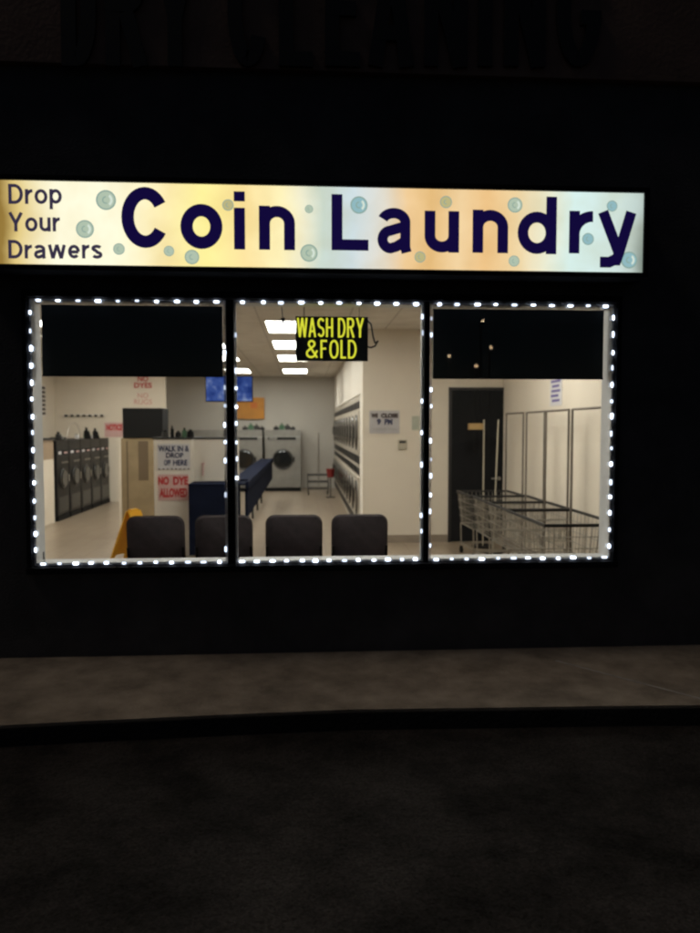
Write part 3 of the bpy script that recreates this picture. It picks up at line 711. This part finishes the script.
notice('wall_notice', 'faded pink writing on the cream wall just above the tall cabinet', 134, 152, 393, 405, YE - .008 + DIST, [('NO', .2, .8, .0, .42, M['pale_red_ink'], .0), ('RUGS', .0, 1, .52, .95, M['pale_red_ink'], .0)])
notice('wall_notice', 'white notice with a red lettered band, left of the tall black cabinet top', 104.5, 124, 422.5, 437, YE - .01 + DIST, [('NOTICE', .08, .92, .12, .55, M['red_ink'], .06)], M['pink_paper'])
a_ = at(48, 400, 16.2)
wd_ = thing('banner', 'narrow dark lettered strip hanging on the far left side wall', 'sign')
Yb = LX * -728 / (304 - 48) if False else None
bx('strip', M['white_paint'], wd_, LX + .001, LX + .008, 10.95, 11.35, 2.0, 2.75)
bm = B()
for k in range(7): box(bm, LX + .009, LX + .014, 11.0, 11.3, 2.05 + k * .095, 2.11 + k * .095)
build('lettering', bm, M['brown_ink'], wd_)

# ------------------------------------------------------------------ tall cabinet with black box
TC = 12.0
a, b = at(122.5, 408, TC), at(163, 438, TC)
tc_ = thing('tall_cabinet', 'tall wood brown cabinet carrying a black box, behind the white kiosk', 'cabinet')
cx0 = at(119, 480, TC).x
bx('black_box', M['black_box'], tc_, a.x, b.x, a.y - .02, a.y + .5, b.z, a.z, bevel=.01)
bx('carcass', M['wood'], tc_, cx0 + .04, b.x - .02, a.y, a.y + .5, .06, b.z - .002)
bx('side_strip', M['cream'], tc_, cx0, cx0 + .038, a.y - .01, a.y + .5, .001, b.z - .002)
bm = B(); box(bm, a.x + .05, a.x + .075, a.y - .004, a.y - .0005, .1, b.z - .05); box(bm, a.x + .24, a.x + .40, a.y - .004, a.y - .0005, .9, b.z - .05)
build('trim', bm, mat('dark_wood_trim', (.13, .09, .05), .6), tc_)

# ------------------------------------------------------------------ white kiosk with notices
KD = 10.0
ks = thing('kiosk', 'white shoulder high kiosk with a dark top edge and two notices on its front', 'kiosk')
a, b, c_ = at(153.5, 437.5, KD), at(191.5, 437.5, KD), at(238, 437.5, KD + .15)
bx('front_panel', M['white_paint'], ks, a.x, b.x, a.y, a.y + 1.0, .001, a.z - .025)
bx('side_panel', M['white_paint'], ks, b.x + .001, c_.x, c_.y, c_.y + .12, .001, c_.z - .025)
bm = B(); box(bm, a.x - .015, b.x + .01, a.y - .015, a.y + 1.0, a.z - .024, a.z); box(bm, b.x + .011, c_.x + .01, c_.y - .012, c_.y + .13, c_.z - .024, c_.z)
build('top_edge', bm, M['tub'], ks)
p = at(203, 470, KD + .14)
bm = B(); bmesh.ops.create_cone(bm, cap_ends=True, segments=12, radius1=.012, radius2=.012, depth=.16, matrix=Matrix.Translation((p.x, p.y - .01, p.z)))
box(bm, p.x - .02, p.x + .03, p.y - .03, p.y - .002, p.z + .08, p.z + .10); build('hose_tap', bm, M['pink_paper'], ks)
notice('kiosk_notice', 'white notice WASH & FOLD with blue black lettering, upper one on the kiosk', 157.5, 190, 444, 469.5, KD - .012,
       [('WALK IN &', .02, .98, .06, .30, M['blue_ink'], .03), ('DROP', .26, .80, .34, .55, M['blue_ink'], .03), ('OFF', .20, .40, .62, .84, M['blue_ink'], .03), ('HERE', .48, .92, .62, .84, M['blue_ink'], .03), ('- - - - - - - -', .02, .98, .96, 1.0, M['brown_ink'], .0)], M['paper'])
notice('kiosk_notice', 'pink notice NO DYE ALLOWED in red, lower one on the kiosk', 158, 188.5, 474.5, 500.5, KD - .012,
       [('NO', .0, .36, .08, .40, M['red_ink'], .05), ('DYE', .50, 1.0, .08, .40, M['red_ink'], .05), ('ALLOWED', .04, .96, .52, .88, M['red_ink'], .05)], M['pink_paper'])
for px, h, wd, mm, lab in ((167, .10, .10, 'tub', 'squat dark tub on the kiosk top, leftmost of the row'), (174, .16, .05, 'black_box', 'slim black bottle on the kiosk top, second from the left'), (180, .09, .09, 'dark_steel', 'grey tin on the kiosk top, in the middle of the row'),
                            (186, .13, .07, 'soap_green', 'dark green bottle on the kiosk top'), (192, .11, .10, 'black_box', 'black pot on the kiosk top, rightmost of the row')):
    c = at(px, 437, KD + .2); t = thing('counter_bottle', lab, 'bottle', (c.x, a.y + .07, a.z + .001), 0, 'small bottles along the kiosk top')
    bm = B(); disc(bm, Vector((0, 0, h * .38)), (0, 0, 1), wd / 2, h * .76, 14, wd * .42); build('bottle', bm, M[mm], t, smooth=False)
    bm = B(); disc(bm, Vector((0, 0, h * .88)), (0, 0, 1), wd * .2, h * .23, 10); build('cap', bm, M['black_box'], t)

# ------------------------------------------------------------------ navy folding counter
a, b = at(192.5, 483.5, KD - .05), at(249, 486.5, KD - .05)
nc = thing('folding_counter', 'long navy folding counter on thin legs running from the kiosk to the back', 'counter')
zt = 1.0
bx('front_panel', M['navy'], nc, a.x, b.x - .10, a.y - .35, a.y - .31, .08, zt - .001)
bx('side_panel', M['navy'], nc, b.x - .03, b.x - .001, a.y - .309, 17.2 - DIST, .56, zt - .051)
for k in range(6):
    yl = a.y - .2 + k * 1.45
    bx('leg', M['black_box'], nc, b.x - .27, b.x - .23, yl, yl + .05, .001, zt - .001)
bx('countertop', M['navy'], nc, b.x - .27, b.x - .019, c_.y + .16, 17.2 - DIST, zt, zt + .03)
bx('edge_band', M['navy'], nc, b.x - .018, b.x + .02, a.y - .36, 17.25 - DIST, zt - .05, zt + .045)
bx('front_shelf', M['navy'], nc, a.x, b.x - .02, a.y - .36, c_.y - .02, zt, zt + .02)

# ------------------------------------------------------------------ wet floor sign
yf = thing('wet_floor_sign', 'yellow folding wet floor sign standing behind the leftmost chair', 'floor sign', (at(134, 555, 9.4).x, 9.4 - DIST, 0), radians(58))
def leaf(sgn_):
    bm = B(); H = .70; wt, wb = .10, .155
    pts = [(-wt, H), (wt, H), (wb, .0), (wb - .05, .0), (wb - .075, .12), (-wb + .075, .12), (-wb + .05, 0), (-wb, 0)]
    f = []; g = []
    for x, z in pts:
        y = sgn_ * (.02 + .27 * (1 - z / H)); f.append(bm.verts.new((x, y - .01, z))); g.append(bm.verts.new((x, y + .01, z)))
    bm.faces.new(f); bm.faces.new(g[::-1])
    for k in range(len(pts)): j = (k + 1) % len(pts); bm.faces.new((f[k], f[j], g[j], g[k]))
    return bm
build('panel', leaf(-1), M['yellow'], yf); build('panel', leaf(1), M['yellow'], yf)
bm = B(); box(bm, -.06, .06, -.03, .03, .69, .72); build('handle', bm, M['yellow'], yf)
bm = B(); text('lettering', 'WET', M['black_letter'], yf, -.09, .09, .42, .50, -.105, depth=.004, bold=.03)
text('lettering', 'CAUTION', M['black_letter'], yf, -.09, .09, .55, .60, -.075, depth=.004, bold=.02)
bm.free()

# ------------------------------------------------------------------ stacked dryers in the right wall
dz = (YB - DY0 - .02) / 11
dr = thing('stacked_dryer', '', 'dryer', group='stacked dryers along the right wall')
bx('body', M['dryer'], dr, -dz / 2 + .004, dz / 2 - .004, .0, .14, .02, DZ, bevel=.006)
for z0 in (.08, 1.15):
    bm = B(); box(bm, -dz / 2 + .05, dz / 2 - .05, -.012, -.001, z0 + .92, z0 + 1.03); build('control_panel', bm, M['dark_steel'], dr)
    bm = B(); box(bm, -dz / 2 + .05, dz / 2 - .05, -.02, -.001, z0 + .18, z0 + .88); d_ = build('door', bm, M['dryer'], dr, bevel=.01)
    bm = B(); disc(bm, Vector((0, -.03, z0 + .53)), (0, -1, 0), .27, .03, 26, .24); build('door_glass', bm, M['dryer_glass'], d_)
    bm = B(); ring(bm, Vector((0, -.03, z0 + .53)), (0, -1, 0), .285, .010, 26); build('door_ring', bm, M['mid_steel'], d_, smooth=True)
    bm = B(); tube(bm, [(-dz / 2 + .07, -.05, z0 + .42), (-dz / 2 + .07, -.05, z0 + .64)], .012, 6); build('handle', bm, M['black_box'], d_)
    bm = B(); box(bm, -dz / 2 + .03, dz / 2 - .03, -.01, -.001, z0 + .02, z0 + .15); build('lint_drawer', bm, M['dark_steel'], dr)
used = [False]
nm = ('first', 'second', 'third', 'fourth', 'fifth', 'sixth', 'seventh', 'eighth', 'ninth', 'tenth', 'last')
for k in range(11):
    place(dr, used, (PX - .001, DY0 + dz * (k + .5), 0), -pi / 2, '%s steel double dryer counted from the partition corner, in the receding wall row' % nm[k], 'stacked dryers along the right wall')

# ------------------------------------------------------------------ wire trolley with pole at back
q = at(318, 488, 19.2)
tr = thing('wire_trolley', 'low dark wire trolley with one tall pole, right of the back washers', 'trolley', (q.x, q.y, 0))
bm = B()
for z in (.16, .34, .52):
    tube(bm, [(-.27, -.2, z), (.27, -.2, z), (.27, .2, z), (-.27, .2, z), (-.27, -.2, z)], .014, 6)
    for k in range(5): tube(bm, [(-.27 + .135 * k, -.2, z), (-.27 + .135 * k, .2, z)], .008, 5)
for x in (-.27, .27):
    for y in (-.2, .2): tube(bm, [(x, y, .08), (x, y, .54)], .012, 6)
build('basket', bm, M['dark_wire'], tr)
bm = B(); tube(bm, [(.02, .2, .1), (.02, .2, 1.62)], .02, 8); build('pole', bm, M['wire'], tr)
for x in (-.25, .25):
    for y in (-.18, .18):
        bm = B(); disc(bm, Vector((x, y, .04)), (1, 0, 0), .04, .025, 12); build('caster', bm, M['black_box'], tr)
q = at(331, 478, 18.3)
rb = thing('red_bin', 'small red bin on a stand at the foot of the dryers', 'bin', (.66, q.y, 0))
bm = B(); disc(bm, Vector((0, 0, .62)), (0, 0, 1), .08, .22, 16, .11); build('bucket', bm, M['red'], rb)
bm = B(); tube(bm, [(0, 0, .02), (0, 0, .5)], .015); disc(bm, Vector((0, 0, .012)), (0, 0, 1), .12, .02, 16); build('stand', bm, M['dark_wire'], rb)

# ------------------------------------------------------------------ partition wall fittings
YW = YP + DIST - .012
notice('wall_sign', 'framed white WE CLOSE sign on the cream partition wall', 369.5, 399.5, 410.5, 433.5, YW,
       [('WE', .05, .28, .12, .32, M['brown_ink'], .08), ('CLOSE', .38, .95, .12, .32, M['brown_ink'], .08), ('9', .24, .38, .36, .62, M['blue_ink'], .05), ('PM', .50, .76, .36, .62, M['blue_ink'], .05), ('THANK YOU', .10, .90, .76, .86, M['wire'], .0)], M['paper_grey'])
a, b = at(398, 439.5, YW), at(407, 449.5, YW)
th = thing('thermostat', 'small beige thermostat below the WE CLOSE sign', 'thermostat')
bx('case', M['beige_plastic'], th, a.x, b.x, a.y - .02, a.y + .01, b.z, a.z, bevel=.006)
bx('display', M['tub'], th, a.x + .02, b.x - .02, a.y - .024, a.y - .021, a.z - .055, a.z - .02)
a, b = at(412, 416, YW), at(419.5, 430, YW)
sw = thing('wall_notice', 'pale grey green slip on the partition wall beside the right post of the middle window', 'notice')
bx('paper', mat('grey_green_paper', (.44, .45, .36), .8, noise=.1), sw, a.x, b.x, a.y, a.y + .008, b.z, a.z)
# charcoal door
dt = at(470, 390, 11.0).z
do = thing('charcoal_door', 'charcoal door in the cream wall seen through the right window', 'door')
bm = B(); box(bm, d0 - .045, d0, YP - .03, YP - .001, .002, dt + .04); box(bm, d1 - .001, d1 + .035, YP - .03, YP - .001, .002, dt + .04); box(bm, d0 + .001, d1 - .002, YP - .03, YP - .001, dt, dt + .04)
build('frame', bm, mat('door_frame_black', (.02, .017, .016), .5), do)
bx('leaf', M['door_dark'], do, d0 + .002, d1 - .003, YP - .022, YP - .002, .01, dt - .002)
bm = B(); tube(bm, [(d1 - .10, YP - .06, .98), (d1 - .22, YP - .06, .98)], .012); disc(bm, Vector((d1 - .10, YP - .04, .98)), (0, 1, 0), .03, .03, 12); build('handle', bm, M['steel'], do)
# notice on right side wall
pn = thing('paper_notice', 'tall paper notice with purple writing on the right wall above the hanging rails', 'notice')
yn0, yn1 = RX * F / (560 - 304) - DIST - .0, RX * F / (560 - 304) - DIST + .5
yn0, yn1 = 8.45 - DIST, 8.85 - DIST
bx('sheet', M['paper'], pn, RX - .008, RX - .001, yn0, yn1, 2.02, 2.34)
bm = B()
for k, (u0, u1) in enumerate(((.1, .9), (.2, .8), (.1, .85), (.25, .9), (.15, .8))):
    box(bm, RX - .012, RX - .009, yn0 + (yn1 - yn0) * u0, yn0 + (yn1 - yn0) * u1, 2.30 - k * .058, 2.33 - k * .058)
build('writing', bm, mat('purple_ink', (.16, .13, .30), .8), pn)

# ------------------------------------------------------------------ laundry carts
def cart():
    t = thing('laundry_cart', '', 'laundry cart')
    WX, LY, Z0, Z1 = .36, .385, .42, .86
    bm = B()
    def rect(z, s, r_, seg=6):
        tube(bm, [(-WX * s, -LY * s, z), (WX * s, -LY * s, z), (WX * s, LY * s, z), (-WX * s, LY * s, z), (-WX * s, -LY * s, z)], r_, seg)
    rect(Z0, .88, .006); rect(.53, .91, .0045); rect(.64, .94, .0045); rect(.75, .97, .0045)
    n = 12
    for k in range(n):
        u = -1 + 2 * (k + .5) / n
        for s in (-1, 1):
            tube(bm, [(u * WX * .88, s * LY * .88, Z0), (u * WX, s * LY, Z1)], .0032, 4)
            tube(bm, [(s * WX * .88, u * LY * .88, Z0), (s * WX, u * LY, Z1)], .0032, 4)
        tube(bm, [(u * WX * .88, -LY * .88, Z0), (u * WX * .88, LY * .88, Z0)], .0032, 4)
    build('basket', bm, M['wire'], t)
    bm = B(); rect_pts = [(-WX, -LY), (WX, -LY), (WX, LY), (-WX, LY), (-WX, -LY)]
    for (xa, ya), (xb_, yb_) in zip(rect_pts[:-1], rect_pts[1:]):
        box(bm, min(xa, xb_) - .011, max(xa, xb_) + .011, min(ya, yb_) - .011, max(ya, yb_) + .011, Z1 - .014, Z1 + .014)
    build('rim', bm, M['tub'], t)
    bm = B()
    for sx in (-1, 1):
        for sy in (-1, 1): tube(bm, [(sx * WX * .86, sy * LY * .86, .12), (sx * WX * .88, sy * LY * .88, Z0)], .010, 6)
    tube(bm, [(-WX * .86, -LY * .86, .14), (WX * .86, -LY * .86, .14), (WX * .86, LY * .86, .14), (-WX * .86, LY * .86, .14), (-WX * .86, -LY * .86, .14)], .011, 6)
    build('undercarriage', bm, M['wire'], t)
    bm = B()
    xr = WX - .03
    tube(bm, [(xr, -LY + .02, .14), (xr, -LY + .02, 1.95), (xr, LY - .02, 1.95), (xr, LY - .02, .14)], .013, 8)
    build('hanging_rack', bm, M['rack'], t)
    for sx in (-1, 1):
        for sy in (-1, 1):
            bm = B(); disc(bm, Vector((sx * WX * .86, sy * LY * .86, .05)), (1, 0, 0), .05, .03, 14); build('caster', bm, M['black_box'], t)
    return t
ct = cart(); used = [False]
cl = ('wire laundry cart nearest the window at the right, tall hanging rack behind it', 'second wire laundry cart from the window, in the row along the right wall', 'third wire laundry cart from the window, in the row along the right wall', 'farthest wire laundry cart, standing in front of the charcoal door')
for k, (x, d, rz) in enumerate(((2.55, 7.10, 0), (2.55, 8.16, .01), (2.55, 8.95, -.01), (2.52, 9.73, .03))):
    o = place(ct, used, (x, d - DIST, 0), rz, cl[k], 'wire laundry carts lined up along the right wall')
    o.scale = (1, 1.6 if k == 0 else 1, 1)
# pale garment pole with short top arm seen against the door
a = at(484, 420, 10.5)
gp = thing('garment_pole', 'pale upright pole with a short brass arm in front of the charcoal door', 'pole', (a.x, a.y, 0))
bm = B(); tube(bm, [(0, 0, .03), (0, 0, a.z)], .011, 10); build('pole', bm, M['beige_plastic'], gp)
bm = B(); box(bm, -.23, -.02, -.03, .03, a.z - .14, a.z - .05); build('arm', bm, M['brass'], gp)
bm = B(); disc(bm, Vector((0, 0, .015)), (0, 0, 1), .16, .03, 20); build('foot', bm, M['dark_steel'], gp)
a = at(498.5, 420, 10.0)
gp = thing('garment_pole', 'plain pale leaning pole overlapping the door edge', 'pole', (a.x, a.y, 0))
bm = B(); tube(bm, [(-.06, 0, .03), (0, 0, a.z)], .011, 10); build('pole', bm, M['beige_plastic'], gp)
bm = B(); disc(bm, Vector((-.06, 0, .015)), (0, 0, 1), .14, .03, 20); build('foot', bm, M['dark_steel'], gp)

# small corner boxes on the sill
for px, py, lab in ((40, 554, 'small dark controller box in the lower left corner of the left window'), (604, 546, 'small dark controller box in the lower right corner of the right window')):
    a = at(px, py, DIST + .16); t = thing('led_controller', lab, 'controller box', (a.x, a.y, ZB + .013))
    bx('case', M['black_box'], t, -.028, .028, -.02, .02, 0, .07, bevel=.006)
    bx('cable_stub', M['wire'], t, -.006, .006, -.03, -.021, .02, .03)

# ------------------------------------------------------------------ parking lot lamps behind the camera (seen as specks in the glass)
for k, (px, py, H) in enumerate(((482.6, 320.8, 8.6), (491, 347.5, 7.6), (449.6, 356, 7.0), (476, 366, 6.6))):
    v = ray(px, py); P = Vector((v.x / v.y * (DIST + .002), .002, EYE + v.z / v.y * (DIST + .002)))
    t_ = (H - P.z) / v.z; L = Vector((P.x + v.x * t_, P.y - v.y * t_, H))
    if L.y < -88: t_ = 80 / v.y; L = Vector((P.x + v.x * t_, P.y - v.y * t_, P.z + v.z * t_))
    t = thing('lot_lamp', ('tallest', 'second', 'third', 'lowest')[k] + ' parking lot lamp, a small orange speck mirrored in the black panel', 'street lamp', (L.x, L.y, -KH), 0, 'parking lot lamps mirrored in the glass')
    bm = B(); disc(bm, Vector((0, -.4, (L.z + KH) / 2)), (0, 0, 1), .09, L.z + KH, 10, .06); tube(bm, [(0, -.4, L.z + KH), (0, 0, L.z + KH + .2)], .03, 6); build('pole', bm, M['pole'], t)
    bm = B(); bmesh.ops.create_uvsphere(bm, u_segments=12, v_segments=8, radius=.0028 * (L - P).length * .55, matrix=Matrix.Translation((0, 0, L.z + KH))); build('lamp_head', bm, M['lot_lamp'], t)

for o in list(bpy.data.objects):
    if o.get('label') == '': del o['label']
